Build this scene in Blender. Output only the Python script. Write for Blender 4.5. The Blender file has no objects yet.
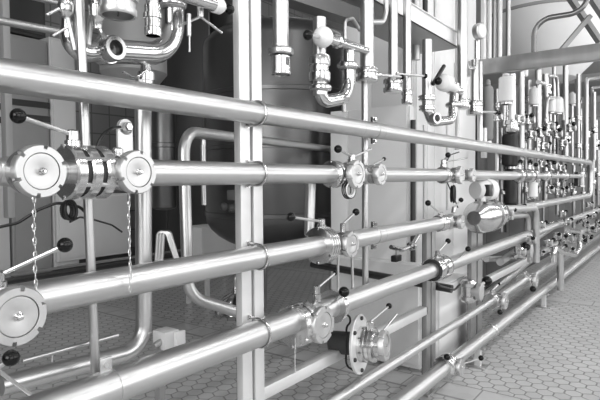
import bpy, bmesh, math, random
from mathutils import Vector, Matrix
random.seed(7)
PI = math.pi
SC = bpy.context.scene
COL = SC.collection
# ------------------------------------------------------------------ camera
FPX = 530.0
yc = Vector((388, 23, 530)).normalized()
zc = Vector((-.007, 1, -.0383)); zc = (zc - yc*zc.dot(yc)).normalized()
xc = yc.cross(zc)
# camera coords here are (right, up, forward): left handed triple, so flip if needed
if xc.x < 0: xc = -xc
R_ = Vector((xc.x, yc.x, zc.x)); U_ = Vector((xc.y, yc.y, zc.y)); F_ = Vector((xc.z, yc.z, zc.z))
CAM = Vector((1.22, 0, 1.38))
cd = bpy.data.cameras.new('camera'); cam = bpy.data.objects.new('camera', cd); COL.objects.link(cam)
cd.sensor_width = 36; cd.lens = FPX/600*36; cd.clip_start = .02; cd.clip_end = 200
m = Matrix((R_, U_, -F_)).transposed().to_4x4(); m.translation = CAM
cam.matrix_world = m
SC.camera = cam
def ray(px, py): return F_ + R_*((px-300)/FPX) - U_*((py-200)/FPX)
def PX(px, py, X=0.0):
    d = ray(px, py); return CAM + d*((X-CAM.x)/d.x)
def PY(px, py, Y):
    d = ray(px, py); return CAM + d*((Y-CAM.y)/d.y)
def PZ(px, py, Z=0.0):
    d = ray(px, py); return CAM + d*((Z-CAM.z)/d.z)
def PD(px, py, D): return CAM + ray(px, py)*D
def depth(p): return (p-CAM).dot(F_)
def mr(pxr, p): return pxr*depth(p)/FPX          # pixel radius -> metres
# ------------------------------------------------------------------ materials
def mat(name, col, rough=.5, metal=0.0, noise=0, nscale=8, bump=0, bscale=60, stretch=None, emit=0, coat=0):
    M = bpy.data.materials.new(name); M.use_nodes = True
    nt = M.node_tree; N = nt.nodes; L = nt.links; b = N['Principled BSDF']
    b.inputs['Base Color'].default_value = (col, col, col, 1)
    b.inputs['Roughness'].default_value = rough; b.inputs['Metallic'].default_value = metal
    if coat: b.inputs['Coat Weight'].default_value = coat
    tc = N.new('ShaderNodeTexCoord'); mp = N.new('ShaderNodeMapping'); L.new(tc.outputs['Object'], mp.inputs[0])
    if stretch: mp.inputs['Scale'].default_value = stretch
    if noise:
        n = N.new('ShaderNodeTexNoise'); n.inputs['Scale'].default_value = nscale; n.inputs['Detail'].default_value = 4
        L.new(mp.outputs[0], n.inputs[0])
        r = N.new('ShaderNodeMapRange'); r.inputs[3].default_value = col*(1-noise); r.inputs[4].default_value = min(1, col*(1+noise))
        r.inputs[1].default_value = .25; r.inputs[2].default_value = .75
        L.new(n.outputs[0], r.inputs[0])
        c = N.new('ShaderNodeCombineColor')
        for i in range(3): L.new(r.outputs[0], c.inputs[i])
        L.new(c.outputs[0], b.inputs['Base Color'])
        r2 = N.new('ShaderNodeMapRange'); r2.inputs[3].default_value = rough*.8; r2.inputs[4].default_value = min(1, rough*1.25)
        L.new(n.outputs[0], r2.inputs[0]); L.new(r2.outputs[0], b.inputs['Roughness'])
    if bump:
        n = N.new('ShaderNodeTexNoise'); n.inputs['Scale'].default_value = bscale; L.new(mp.outputs[0], n.inputs[0])
        bp = N.new('ShaderNodeBump'); bp.inputs['Strength'].default_value = bump; bp.inputs['Distance'].default_value = .002
        L.new(n.outputs[0], bp.inputs['Height']); L.new(bp.outputs[0], b.inputs['Normal'])
    if emit:
        b.inputs['Emission Color'].default_value = (1, 1, 1, 1); b.inputs['Emission Strength'].default_value = emit
    return M
STEEL = mat('brushed_steel', .61, .36, 1, noise=.03, nscale=3, bump=.06, bscale=260)
MATTE = mat('satin_steel', .58, .42, 1, noise=.05, nscale=9, bump=.1, bscale=300)
POL = mat('polished_steel', .66, .14, 1, noise=.05, nscale=12)
CAPM = mat('machined_cap', .62, .45, 1, noise=.06, nscale=40)
TURN = mat('turned_steel', .62, .22, 1, noise=.1, nscale=30)
GALV = mat('aluminium_profile', .86, .42, .6, noise=.05, nscale=4)
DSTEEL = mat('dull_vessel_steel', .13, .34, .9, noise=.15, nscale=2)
DARK = mat('dark_paint', .05, .45)
BLACK = mat('black_rubber', .012, .4)
KNOB = mat('black_knob', .004, .22)
KNOB.node_tree.nodes['Principled BSDF'].inputs['Specular IOR Level'].default_value = .3
GAPM = mat('dark_gap_and_gasket', .03, .6)  # real gasket colour, also paints flange gaps and post slot dark
WHITE = mat('white_plastic', .85, .4)
PANEL = mat('white_panel', .88, .45, noise=.03, nscale=1.5)
GPANEL = mat('grey_panel', .36, .5, noise=.05, nscale=2)
LPANEL = mat('light_grey_panel', .74, .5, noise=.04, nscale=2)
FARW = mat('far_machine_panel', .08, .5, noise=.3, nscale=3)
DPANEL = mat('dark_panel', .13, .5, noise=.08, nscale=2)
BEAM = mat('painted_beam', .34, .45, .3, noise=.06, nscale=5)
CHAINM = mat('chain_steel', .75, .3, 1)
GLASS = mat('dark_sight_glass', .03, .05)

def grid_mat(name, col, line, s, rough=.35):
    M = bpy.data.materials.new(name); M.use_nodes = True
    N = M.node_tree.nodes; L = M.node_tree.links; b = N['Principled BSDF']
    tc = N.new('ShaderNodeTexCoord'); mp = N.new('ShaderNodeMapping'); L.new(tc.outputs['Object'], mp.inputs[0])
    mp.inputs['Rotation'].default_value = (0, PI/2, PI/2)
    sp = N.new('ShaderNodeSeparateXYZ'); L.new(tc.outputs['Object'], sp.inputs[0])
    cb = N.new('ShaderNodeCombineXYZ'); L.new(sp.outputs['Y'], cb.inputs[0]); L.new(sp.outputs['Z'], cb.inputs[1])
    br = N.new('ShaderNodeTexBrick'); L.new(cb.outputs[0], br.inputs['Vector'])
    br.offset = 0; br.inputs['Scale'].default_value = 1; br.inputs['Brick Width'].default_value = s; br.inputs['Row Height'].default_value = s
    br.inputs['Mortar Size'].default_value = s*.035
    br.inputs['Color1'].default_value = (col, col, col, 1); br.inputs['Color2'].default_value = (col*.93,)*3+(1,)
    br.inputs['Mortar'].default_value = (line, line, line, 1)
    L.new(br.outputs[0], b.inputs['Base Color']); b.inputs['Roughness'].default_value = rough
    return M
WALLT = grid_mat('wall_tiles', .30, .15, .3)

def hex_floor():
    M = bpy.data.materials.new('hex_floor_tiles'); M.use_nodes = True
    N = M.node_tree.nodes; L = M.node_tree.links; b = N['Principled BSDF']
    def vm(op, a, bb=None):
        n = N.new('ShaderNodeVectorMath'); n.operation = op
        for i, v in enumerate((a, bb)):
            if v is None: continue
            if isinstance(v, tuple): n.inputs[i].default_value = v
            else: L.new(v, n.inputs[i])
        return n
    def ma(op, a, bb=None, c=None):
        n = N.new('ShaderNodeMath'); n.operation = op
        for i, v in enumerate((a, bb, c)):
            if v is None: continue
            if isinstance(v, (int, float)): n.inputs[i].default_value = v
            else: L.new(v, n.inputs[i])
        return n.outputs[0]
    tc = N.new('ShaderNodeTexCoord')
    p0 = vm('MULTIPLY', tc.outputs['Object'], (1/.10, 1/.10, 0)).outputs[0]
    S = (1, 1.7320508, 1); H = (.5, .8660254, 0)
    def cell(p):
        q = vm('DIVIDE', p, S).outputs[0]; fr = vm('FLOOR', q).outputs[0]
        base = vm('MULTIPLY', fr, S).outputs[0]; d = vm('SUBTRACT', p, base).outputs[0]
        return vm('SUBTRACT', d, H).outputs[0]
    a = cell(p0); bshift = vm('SUBTRACT', p0, H).outputs[0]; bb = cell(bshift)
    la = vm('LENGTH', a).outputs['Value']; lb = vm('LENGTH', bb).outputs['Value']
    sel = ma('LESS_THAN', la, lb)
    mx = N.new('ShaderNodeMix'); mx.data_type = 'VECTOR'; L.new(sel, mx.inputs[0]); L.new(bb, mx.inputs[4]); L.new(a, mx.inputs[5])
    gv = mx.outputs[1]
    ab = vm('ABSOLUTE', gv).outputs[0]
    dt = vm('DOT_PRODUCT', ab, (.5, .8660254, 0)).outputs['Value']
    sx = N.new('ShaderNodeSeparateXYZ'); L.new(ab, sx.inputs[0])
    hd = ma('MAXIMUM', dt, sx.outputs[0])
    idv = vm('SUBTRACT', p0, gv).outputs[0]
    wn = N.new('ShaderNodeTexWhiteNoise'); sn = vm('SNAP', vm('ADD', idv, (.01, .01, 0)).outputs[0], (.25, .25, 1)).outputs[0]; L.new(sn, wn.inputs[0])
    hexg = N.new('ShaderNodeMapRange'); L.new(hd, hexg.inputs[0]); hexg.inputs[1].default_value = .435; hexg.inputs[2].default_value = .475
    # square-cut border band and joints across the aisle every 3.2 m
    so = N.new('ShaderNodeSeparateXYZ'); L.new(tc.outputs['Object'], so.inputs[0])
    yy = ma('MODULO', ma('ADD', so.outputs[1], 100 - JY), 3.2)
    band = ma('LESS_THAN', yy, .24)
    jl = ma('MAXIMUM', ma('LESS_THAN', ma('ABSOLUTE', ma('SUBTRACT', yy, .012)), .012), ma('LESS_THAN', ma('ABSOLUTE', ma('SUBTRACT', yy, .24)), .006))
    xl = ma('MULTIPLY', band, ma('LESS_THAN', ma('MODULO', ma('ADD', so.outputs[0], 50), .24), .01))
    sq = ma('MAXIMUM', jl, xl)
    inv = ma('SUBTRACT', 1, band)
    g = ma('MINIMUM', 1, ma('ADD', ma('MULTIPLY', hexg.outputs[0], inv), sq))
    nz = N.new('ShaderNodeTexNoise'); nz.inputs['Scale'].default_value = 1.3; nz.inputs['Detail'].default_value = 5; L.new(tc.outputs['Object'], nz.inputs[0])
    tile = ma('ADD', ma('MULTIPLY', wn.outputs['Value'], .07), ma('ADD', ma('MULTIPLY', nz.outputs[0], .16), .42))
    colr = ma('ADD', ma('MULTIPLY', tile, ma('SUBTRACT', 1, g)), ma('MULTIPLY', g, .25))
    cc = N.new('ShaderNodeCombineColor')
    for i in range(3): L.new(colr, cc.inputs[i])
    L.new(cc.outputs[0], b.inputs['Base Color'])
    rg = ma('ADD', ma('MULTIPLY', nz.outputs[0], .25), .22); L.new(rg, b.inputs['Roughness'])
    bp = N.new('ShaderNodeBump'); bp.inputs['Strength'].default_value = .6; bp.inputs['Distance'].default_value = .004
    L.new(ma('SUBTRACT', 1, g), bp.inputs['Height']); L.new(bp.outputs[0], b.inputs['Normal'])
    return M
JY = PZ(530, 370, 0).y
# ------------------------------------------------------------------ mesh builder
def frame(axis):
    a = axis.normalized(); t = Vector((0, 0, 1)) if abs(a.z) < .9 else Vector((0, 1, 0))
    u = t.cross(a).normalized(); v = a.cross(u); return a, u, v
class MB:
    def __init__(s): s.bm = bmesh.new()
    def lathe(s, o, axis, prof, n=28, close=True):
        a, u, v = frame(axis); rings = []
        for t, r in prof:
            if r <= 1e-6: rings.append([s.bm.verts.new(o + a*t)])
            else: rings.append([s.bm.verts.new(o + a*t + (u*math.cos(2*PI*i/n) + v*math.sin(2*PI*i/n))*r) for i in range(n)])
        for p, q in zip(rings, rings[1:]):
            for i in range(n):
                j = (i+1) % n
                if len(p) == 1 and len(q) == 1: continue
                if len(p) == 1: s.bm.faces.new((p[0], q[j], q[i]))
                elif len(q) == 1: s.bm.faces.new((p[i], p[j], q[0]))
                else: s.bm.faces.new((p[i], p[j], q[j], q[i]))
        if close:
            if len(rings[0]) > 1: s.bm.faces.new(rings[0][::-1])
            if len(rings[-1]) > 1: s.bm.faces.new(rings[-1])
        return s
    def cyl(s, p, q, r, n=20, bev=0):
        L = (q-p).length; b = min(bev, L*.3, r*.5)
        pr = [(0, r-b), (b, r), (L-b, r), (L, r-b)] if b else [(0, r), (L, r)]
        return s.lathe(p, q-p, pr, n)
    def cone(s, p, q, r0, r1, n=20): return s.lathe(p, q-p, [(0, r0), ((q-p).length, r1)], n)
    def ring(s, c, axis, r, t, n=36, k=8, arc=2*PI, start=0):
        a, u, v = frame(axis); closed = arc > 6.28; m = n if closed else n+1; rings = []
        for i in range(m):
            th = start + arc*i/n; d = u*math.cos(th) + v*math.sin(th)
            rings.append([s.bm.verts.new(c + d*(r + t*math.cos(2*PI*j/k)) + a*t*math.sin(2*PI*j/k)) for j in range(k)])
        for i in range(m if closed else m-1):
            p, q = rings[i], rings[(i+1) % m]
            for j in range(k): s.bm.faces.new((p[j], p[(j+1) % k], q[(j+1) % k], q[j]))
        if not closed: s.bm.faces.new(rings[0]); s.bm.faces.new(rings[-1][::-1])
        return s
    def ball(s, c, r, n=20, sc=1):
        pr = [(-r*math.cos(PI*i/10)*sc, r*math.sin(PI*i/10)) for i in range(11)]
        pr[0] = (-r*sc, 0); pr[-1] = (r*sc, 0)
        return s.lathe(c, Vector((0, 0, 1)), pr, n)
    def tube(s, pts, r, bend=.06, n=14, caps=True):
        P = [Vector(p) for p in pts]; out = [P[0]]
        for i in range(1, len(P)-1):
            a = (P[i-1]-P[i]); b = (P[i+1]-P[i]); la, lb = a.length, b.length; a.normalize(); b.normalize()
            ang = a.angle(b)
            if ang > PI-.02: out.append(P[i]); continue
            d = min(bend/math.tan(ang/2), la*.48, lb*.48); rr = d*math.tan(ang/2)
            c = P[i] + (a+b).normalized()*(rr/math.sin(ang/2)); s0 = P[i]+a*d-c; s1 = P[i]+b*d-c
            k = 8
            for j in range(k+1): out.append(c + s0.slerp(s1, j/k).normalized()*rr)
        out.append(P[-1])
        t = (out[1]-out[0]).normalized(); _, u, v = frame(t); rings = []
        for i, p in enumerate(out):
            t2 = ((out[min(i+1, len(out)-1)] - out[max(i-1, 0)])).normalized()
            u = (u - t2*u.dot(t2)).normalized(); v = t2.cross(u)
            rings.append([s.bm.verts.new(p + (u*math.cos(2*PI*j/n) + v*math.sin(2*PI*j/n))*r) for j in range(n)])
        for p, q in zip(rings, rings[1:]):
            for j in range(n): s.bm.faces.new((p[j], p[(j+1) % n], q[(j+1) % n], q[j]))
        if caps: s.bm.faces.new(rings[0][::-1]); s.bm.faces.new(rings[-1])
        return s
    def box(s, lo, hi, bev=0):
        c = [(lo[i]+hi[i])/2 for i in range(3)]; d = [abs(hi[i]-lo[i]) for i in range(3)]
        g = bmesh.ops.create_cube(s.bm, size=1); vs = g['verts']
        bmesh.ops.scale(s.bm, vec=d, verts=vs); bmesh.ops.translate(s.bm, vec=c, verts=vs)
        if bev:
            es = list({e for v in vs for e in v.link_edges}); bmesh.ops.bevel(s.bm, geom=es, offset=bev, segments=2, affect='EDGES', profile=.5)
        return s
    def bar(s, p, q, w, h, bev=0):          # rectangular bar from p to q
        a, u, v = frame(q-p); vs = []
        for o in (p, q):
            for x, y in ((-1, -1), (1, -1), (1, 1), (-1, 1)): vs.append(s.bm.verts.new(o + u*x*w/2 + v*y*h/2))
        F = s.bm.faces.new
        F(vs[3::-1]); F(vs[4:8])
        fs = []
        for i in range(4):
            j = (i+1) % 4; F((vs[i], vs[j], vs[4+j], vs[4+i]))
        return s
    def build(s, name, M, parent=None, smooth=True, origin=None):
        bmesh.ops.recalc_face_normals(s.bm, faces=s.bm.faces)
        if origin is None:
            if parent is not None: origin = parent.matrix_world.translation.copy() if False else Vector(parent['_o'])
            else:
                vs = [v.co for v in s.bm.verts]
                origin = Vector((sum(v.x for v in vs)/len(vs), sum(v.y for v in vs)/len(vs), min(v.z for v in vs)))
        for v in s.bm.verts: v.co -= origin
        me = bpy.data.meshes.new(name); s.bm.to_mesh(me); s.bm.free()
        me.materials.append(M)
        if smooth:
            me.shade_smooth(); me.set_sharp_from_angle(angle=.6)
        o = bpy.data.objects.new(name, me); COL.objects.link(o)
        if parent is not None: o.parent = parent
        else: o.location = origin
        o['_o'] = tuple(origin)
        return o
def tag(o, label, cat, group=None):
    o['label'] = label; o['category'] = cat
    if group: o['group'] = group
    return o
def thing(name, loc, label, cat, group=None):
    o = bpy.data.objects.new(name, None); COL.objects.link(o); o.location = loc; o.empty_display_size = .05
    o['_o'] = tuple(loc); return tag(o, label, cat, group)
def struct(name, mb, M, smooth=False, parent=None):
    o = mb.build(name, M, parent, smooth)
    if parent is None: o['kind'] = 'structure'
    return o
V = Vector; EX = V((1, 0, 0)); EY = V((0, 1, 0)); EZ = V((0, 0, 1))
# ------------------------------------------------------------------ reusable kit
def bolt_mb(b, p, axis, r, L):
    a, u, v = frame(axis); b.lathe(p, a, [(0, r), (L, r), (L+r*.3, r*.7)], 6)
def coupling(parent, c, axis, r, w=.03, name='clamp_coupling', M=None):
    """sanitary clamp: two flanks and a raised band"""
    M = M or TURN; a = axis.normalized()
    return MB().lathe(c-a*w/2, a, [(0, r*1.0), (w*.12, r*1.28), (w*.25, r*1.34), (w*.32, r*1.45), (w*.68, r*1.45), (w*.75, r*1.34), (w*.88, r*1.28), (w, r*1.0)], 28).build(name, M, parent)
def notched_nut(parent, c, axis, r, t, rin, notches=6, name='union_nut'):
    """slotted round union nut, a ring with grooves milled into the rim"""
    a, u, v = frame(axis); b = MB(); rings = []; an = []
    w_ = .085; st = 2*PI/notches
    for i in range(notches):
        t0 = i*st+.35
        an += [(t0-w_, 1), (t0-w_+.01, .87), (t0, .87), (t0+w_-.01, .87), (t0+w_, 1)] + [(t0+w_+(st-2*w_)*k/8, 1) for k in range(1, 8)]
    n = len(an)
    for tt, k in [(0, .94), (t*.12, 1), (t*.8, 1), (t, .95)]:
        rings.append([b.bm.verts.new(c + a*tt + (u*math.cos(th) + v*math.sin(th))*r*k*q) for th, q in an])
    for tt in (t, t*.72):
        rings.append([b.bm.verts.new(c + a*tt + (u*math.cos(th) + v*math.sin(th))*rin) for th, q in an])
    for p, q in zip(rings, rings[1:]):
        for i in range(n): b.bm.faces.new((p[i], p[(i+1) % n], q[(i+1) % n], q[i]))
    b.bm.faces.new(rings[0][::-1]); b.bm.faces.new(rings[-1])
    return b.build(name, CAPM, parent)
def capped_port(root, c, reach, r, axis=EX, tilt=None):
    """side outlet with union nut, blank cap and centre stud; c on the pipe centreline"""
    a = axis.normalized()
    MB().lathe(c, a, [(0, r*.62), (reach*.3, r*.62), (reach*.34, r*.88), (reach*.62, r*.88), (reach*.64, r*.8), (reach-.022, r*.8)], 32).build('side_port', TURN, root)
    nut = notched_nut(root, c+a*(reach-.026), a, r, .026, r*.70)
    cap = MB().lathe(c+a*(reach-.010), a, [(0, r*.69), (.006, r*.69), (.0085, r*.66), (.0085, r*.2), (.0075, r*.15), (.0075, 0)], 36).build('blank_cap', CAPM, root)
    MB().lathe(c+a*(reach-.003), a, [(0, r*.15), (.004, r*.15), (.006, r*.1), (.014, r*.1), (.016, r*.05)], 14).build('stud', POL, cap)
def lever(root, hub, knob, rk=.017, rr=.0055, M=None):
    l = MB().tube([hub, knob], rr, n=10).build('lever', M or STEEL, root)
    MB().ball(knob, rk, 20).build('knob', KNOB, l)
def flange_stack(root, c, axis, rp, rf, L, n=3, bolts=6):
    """valve body: n flange rings with dark gaps painted between and tie bolts"""
    a, u, v = frame(axis); s = L/(n*1.4-.4)
    MB().cyl(c-a*L/2*.95, c+a*L/2*.95, rf*.86, 32).build('valve_body', GAPM if n > 2 else TURN, root)  # near-black core paints the darkness of the gaps between flanges
    for i in range(n):
        o = c - a*L/2 + a*(s*1.4*i)
        MB().lathe(o, a, [(0, rf*.92), (s*.15, rf), (s*.85, rf), (s, rf*.92)], 36).build('flange', TURN, root)
    for i in range(bolts):
        th = 2*PI*(i+.5)/bolts; d = (u*math.cos(th)+v*math.sin(th))*rf*.93
        b = MB(); bolt_mb(b, c+d-a*(L/2+.004), a, rf*.085, L+.008); b.build('tie_bolt', POL, root)
def valve(label, zc_, px, reach=.09, r=.058, off=.10, L=.10, rf=.066, knob=None, hubup=.085, n=3, rp=.038, hpx=None, X=0.0, knobX=.03, knob_r=.017, bar=None, cat='valve', group=None, name='ball_valve', port=True, axis=EX):
    """valve on a run parallel to the rack; px = where the cap face shows in the photograph"""
    c = PX(px, 0, X+reach*axis.x); c = V((X, c.y, zc_))
    root = thing(name, c, label, cat, group)
    # ball-shaped chamber behind the cap
    MB().lathe(c-EY*.055, EY, [(0, rp), (.012, rp*1.04), (.03, rp*1.15), (.055, rp*1.2), (.08, rp*1.15), (.098, rp*1.04), (.11, rp)], 28).build('chamber', STEEL, root)
    if port: capped_port(root, c, reach, r, axis)
    b0 = c + EY*off
    if off:
        flange_stack(root, b0, EY, rp, rf, L, n)
        MB().cone(c, b0, rp*1.02, rp*.9, 24).build('neck', STEEL, root)
    if hpx: b0 = V((X, PX(hpx, 200, X).y, b0.z))
    h0 = b0 + EZ*rf*.8; h1 = b0 + EZ*(rf+hubup-.065+.02)
    MB().lathe(h0, EZ, [(0, .019), ((h1-h0).length*.5, .019), ((h1-h0).length*.55, .015), ((h1-h0).length, .015), ((h1-h0).length+.004, .010)], 18).build('bonnet', TURN, root)
    if knob:
        k = PX(knob[0], knob[1], knobX); lever(root, h1-EZ*.008, k, knob_r)
    if bar:
        MB().tube([h1-EZ*.012, PX(bar[0], bar[1], X)], .005, n=8).build('handle', STEEL, root)
    return root
def ubolt(label, zc_, px, rp, X=0.0, back=-.05, r=.004, group='U-bolt pipe clamps'):
    y = PX(px, 0, X).y if not isinstance(px, Vector) else px.y
    root = thing('pipe_clamp', V((X, y, zc_)), label, 'pipe clamp', group)
    R = rp + r
    b = MB(); pts = [V((back, y, zc_+R))] + [V((X+R*math.sin(t), y, zc_+R*math.cos(t))) for t in [PI*i/14 for i in range(15)]] + [V((back, y, zc_-R))]
    b.tube(pts, r, bend=.001, n=8).build('u_bolt', TURN, root)
    for s in (1, -1):
        bb = MB(); bolt_mb(bb, V((back+.012, y, zc_+s*R)), -EX, r*1.9, .008); bb.build('nut', POL, root)
        MB().box((back+.0, y-.010, zc_+s*R-.008), (back+.006, y+.010, zc_+s*R+.008)).build('washer', POL, root)
    return root
def pipe(label, pts, r, bend=.07, M=None, seams=(), group=None, name='steel_pipe', n=18, couplings=(), cat='pipe'):
    """seams: fractions along the run where a weld collar shows; couplings: same with clamps"""
    P = [V(p) for p in pts]; o = MB().tube(P, r, bend, n).build(name, M or STEEL)
    tag(o, label, cat, group)
    def at(f):
        Ls = [(q-p).length for p, q in zip(P, P[1:])]; d = f*sum(Ls)
        for i, l in enumerate(Ls):
            if d <= l or i == len(Ls)-1: return P[i].lerp(P[i+1], d/l), (P[i+1]-P[i]).normalized()
            d -= l
    for f in seams:
        c, a = at(f); MB().lathe(c-a*.002, a, [(0, r*1.0), (.001, r*1.018), (.003, r*1.018), (.004, r)], 28).build('weld_seam', MATTE, o)
    for f in couplings:
        c, a = at(f); coupling(o, c, a, r, max(.02, r*.9))
    return o
def slotted_union(root, c, axis, r, w, name='union_nut'):
    a = axis.normalized()
    MB().lathe(c-a*w/2, a, [(0, r*.95), (w*.08, r), (w*.92, r), (w, r*.95)], 10).build(name, TURN, root, smooth=False)
def chain(label, top, n, size=.011):
    b = MB(); p = V(top)
    for i in range(n):
        c = p - EZ*(size*1.45*i); wob = V((math.sin(i*.7)*.0015, math.cos(i*.9)*.0012, 0))
        ax = EX if i % 2 == 0 else EY; k = V((0, 0, 0))
        sgn = EY if i % 2 == 0 else EX
        th = math.radians(25)
        ax = (ax*math.cos(th)+sgn*math.sin(th)).normalized()
        side = EZ.cross(ax).normalized()
        pts = [c+wob+side*size*.42*math.sin(2*PI*j/12)+EZ*size*.9*math.cos(2*PI*j/12) for j in range(13)]
        b.tube(pts, size*.14, bend=0.001, n=5, caps=False)
    return tag(b.build('chain', CHAINM), label, 'chain', None)
def cable(label, pts, r=.004, name='cable', M=None):
    return tag(MB().tube(pts, r, bend=.04, n=8).build(name, M or BLACK), label, 'cable')

# ------------------------------------------------------------------ room
Z1 = PX(250, 112).z; Z2 = PX(250, 173.6).z; Z3 = PX(258, 257).z; Z4 = PX(265, 331).z
Z5 = PX(425, 343).z; Z6 = PX(490, 332).z
XL, XR, YB, YF, ZT = -6.0, 5.0, -4.0, 30.0, 5.2
FLOOR = hex_floor()
struct('floor', MB().box((XL-.2, YB-.2, -.15), (XR+.2, YF+.2, 0)), FLOOR).location
fl = bpy.data.objects['floor']
# keep floor texture in world metres
for v in fl.data.vertices: v.co += fl.location
fl.location = (0, 0, 0)
CEIL = mat('ceiling_paint', .42, .8, noise=.05, nscale=1)
struct('ceiling', MB().box((XL-.2, YB-.2, ZT), (XR+.2, YF+.2, ZT+.2)), CEIL)
struct('wall_left', MB().box((XL-.2, YB, 0), (XL, YF, ZT)), WALLT)
struct('baseboard_left', MB().box((XL, YB, 0), (XL+.03, YF, .32)), DPANEL)
struct('wall_back', MB().box((XL, YF, 0), (XR, YF+.2, ZT)), LPANEL)
w = MB(); w.box((XL, YB-.2, 0), (-.5, YB, ZT)); w.box((3.5, YB-.2, 0), (XR, YB, ZT)); w.box((-.5, YB-.2, 0), (3.5, YB, 1.6)); w.box((-.5, YB-.2, 4.4), (3.5, YB, ZT))
struct('wall_front', w, DPANEL)
fr = MB()
for x in (-.47, .5, 1.5, 2.5, 3.47): fr.box((x-.03, YB-.12, 1.6), (x+.03, YB-.06, 4.4))
for z in (1.63, 3.0, 4.37): fr.box((-.5, YB-.12, z-.03), (3.5, YB-.06, z+.03))
struct('window_7', fr, WHITE)  # window added behind the camera to brighten the pale cabinet faces
ld = bpy.data.lights.new('window_area_light', 'AREA'); ld.shape = 'RECTANGLE'; ld.size = 3.9; ld.size_y = 2.7; ld.energy = 190
lo = bpy.data.objects.new('window_area_light', ld); COL.objects.link(lo); lo.location = (1.5, YB-.3, 3.0); lo.rotation_euler = (PI/2, 0, 0)  # area light of the added front window, aimed along the hall
# right wall with a band of tall windows
WY = [(-3.0, 1.0), (2.0, 6.0), (7.0, 11.0), (12.0, 16.0), (17.0, 21.0), (22.0, 26.0)]
w = MB(); w.box((XR, YB, 0), (XR+.2, YF, 1.0)); w.box((XR, YB, 4.4), (XR+.2, YF, ZT))
ys = [YB]+[v for p in WY for v in p]+[YF]
for i in range(0, len(ys), 2): w.box((XR, ys[i], 1.0), (XR+.2, ys[i+1], 4.4))
struct('wall_right', w, GPANEL)
for i, (a, b) in enumerate(WY):
    fr = MB()
    for y in (a+.03, (a+b)/2, b-.03): fr.box((XR+.05, y-.03, 1.0), (XR+.11, y+.03, 4.4))
    for z in (1.03, 2.7, 4.37): fr.box((XR+.05, a, z-.03), (XR+.11, b, z+.03))
    struct('window_%d' % (i+1), fr, WHITE)
    ld = bpy.data.lights.new('window_area_light', 'AREA'); ld.shape = 'RECTANGLE'; ld.size = 3.3; ld.size_y = 3.9; ld.energy = 95
    lo = bpy.data.objects.new('window_area_light', ld); COL.objects.link(lo); lo.location = (XR+.3, (a+b)/2, 2.7); lo.rotation_euler = (0, PI/2, 0)
# world sky
W = bpy.data.worlds.new('world'); SC.world = W; W.use_nodes = True
W.node_tree.nodes['Background'].inputs[0].default_value = (1, 1, 1, 1); W.node_tree.nodes['Background'].inputs[1].default_value = .5
# ceiling strip lamps over the aisle and over the rack
k = 0
for X, ylist, E in ((2.9, (-1.5, 1.5, 4.5, 7.5, 10.5, 13.5, 17, 21), 34), (-.9, (7.0, 12.5, 16.0), 10), (-3.6, (1.5, 6.5, 12), 3)):
    for y in ylist:
        t = thing('ceiling_lamp', V((X, y, ZT-.16)), 'strip lamp under the ceiling', 'lamp', 'ceiling strip lamps')
        MB().box((X-.14, y-.75, ZT-.1), (X+.14, y+.75, ZT)).build('housing', WHITE, t, smooth=False)
        ld = bpy.data.lights.new('strip_light', 'AREA'); ld.shape = 'RECTANGLE'; ld.size = .22; ld.size_y = 1.4; ld.energy = E
        lo = bpy.data.objects.new('strip_light', ld); COL.objects.link(lo); lo.location = (X, y, ZT-.12)
# ------------------------------------------------------------------ rack
def post(label, px0, px1, X=-.05, zt=3.2, dark=.03, name='rack_post', slot=True, zb=0.0, M=GALV, group='uprights of the pipe rack'):
    y0 = PX(px0, 200, X).y; y1 = PX(px1, 200, X).y; w_ = y1-y0; t = thing(name, V((X, (y0+y1)/2, zb)), label, 'post', group)
    ym = (y0+y1)/2; g = w_*.065
    MB().box((X-dark, y0, zb), (X, ym-g, zt), .002).build('profile', M, t)
    MB().box((X-dark, ym+g, zb), (X, y1, zt), .002).build('profile', M, t)
    MB().box((X-dark-.004, y0+.004, zb), (X-dark*.6, y1-.004, zt)).build('slot_back', GAPM, t, smooth=False)  # darkness of the open slot painted as a near-black back strip
    MB().box((X-.05, y0-.02, zb), (X+.02, y1+.02, zb+.012)).build('foot_plate', MATTE, t)
    return t
post('wide slotted aluminium upright between the two halves of the rack, nearest the camera', 241, 263)
post('left of the two low grey posts under the far half of the rack', 427, 436, X=-.1, zt=Z3-.06, M=BEAM)
post('right of the two low grey posts under the far half of the rack', 472, 483, X=-.1, zt=Z3-.06, M=BEAM)
def rail(label, z, y0, y1, X=-.1, w_=.05, h=.05, M=None, name='rack_rail'):
    return tag(MB().box((X-w_, y0, z-h/2), (X, y1, z+h/2), .003).build(name, M or GALV), label, 'rail')
zr = PX(300, 382, -.06).z
rail('square aluminium rail running low behind the lower pipe runs from the near upright', zr, PX(268, 200, -.06).y, PX(428, 200, -.1).y-.0, -.1)
zr2 = PX(540, 240, -.1).z
# ------------------------------------------------------------------ long runs
def Y(px, X=0.0): return PX(px, 200, X).y
R1, R2, R3, R4, R5, R6 = .038, .0375, .041, .0475, .027, .045
def add_lever(root, base, top, knob, r=.013, knobX=.03, kr=.016):
    b, t = PX(*base), PX(*top)
    MB().cyl(b, t, r, 16, .003).build('bonnet', TURN, root); lever(root, t-EZ*.004, PX(knob[0], knob[1], knobX), kr)
def P1(y, z, X=0.0): return V((X, y, z))
yend = Y(590)
o = pipe('long bright pipe crossing the top of the rack, turning back in a far U',
     [P1(-.6, Z1), P1(yend, Z1), P1(yend, PX(586, 196).z), P1(Y(503), PX(586, 196).z)], R1, .15, seams=(.18, .30), n=32)
def seam(o, y, z, r): MB().lathe(V((0, y-.003, z)), EY, [(0, r), (.001, r*1.02), (.005, r*1.02), (.006, r)], 30).build('weld_seam', MATTE, o)
seam(o, Y(380), Z1, R1); seam(o, Y(492), Z1, R1)
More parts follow.
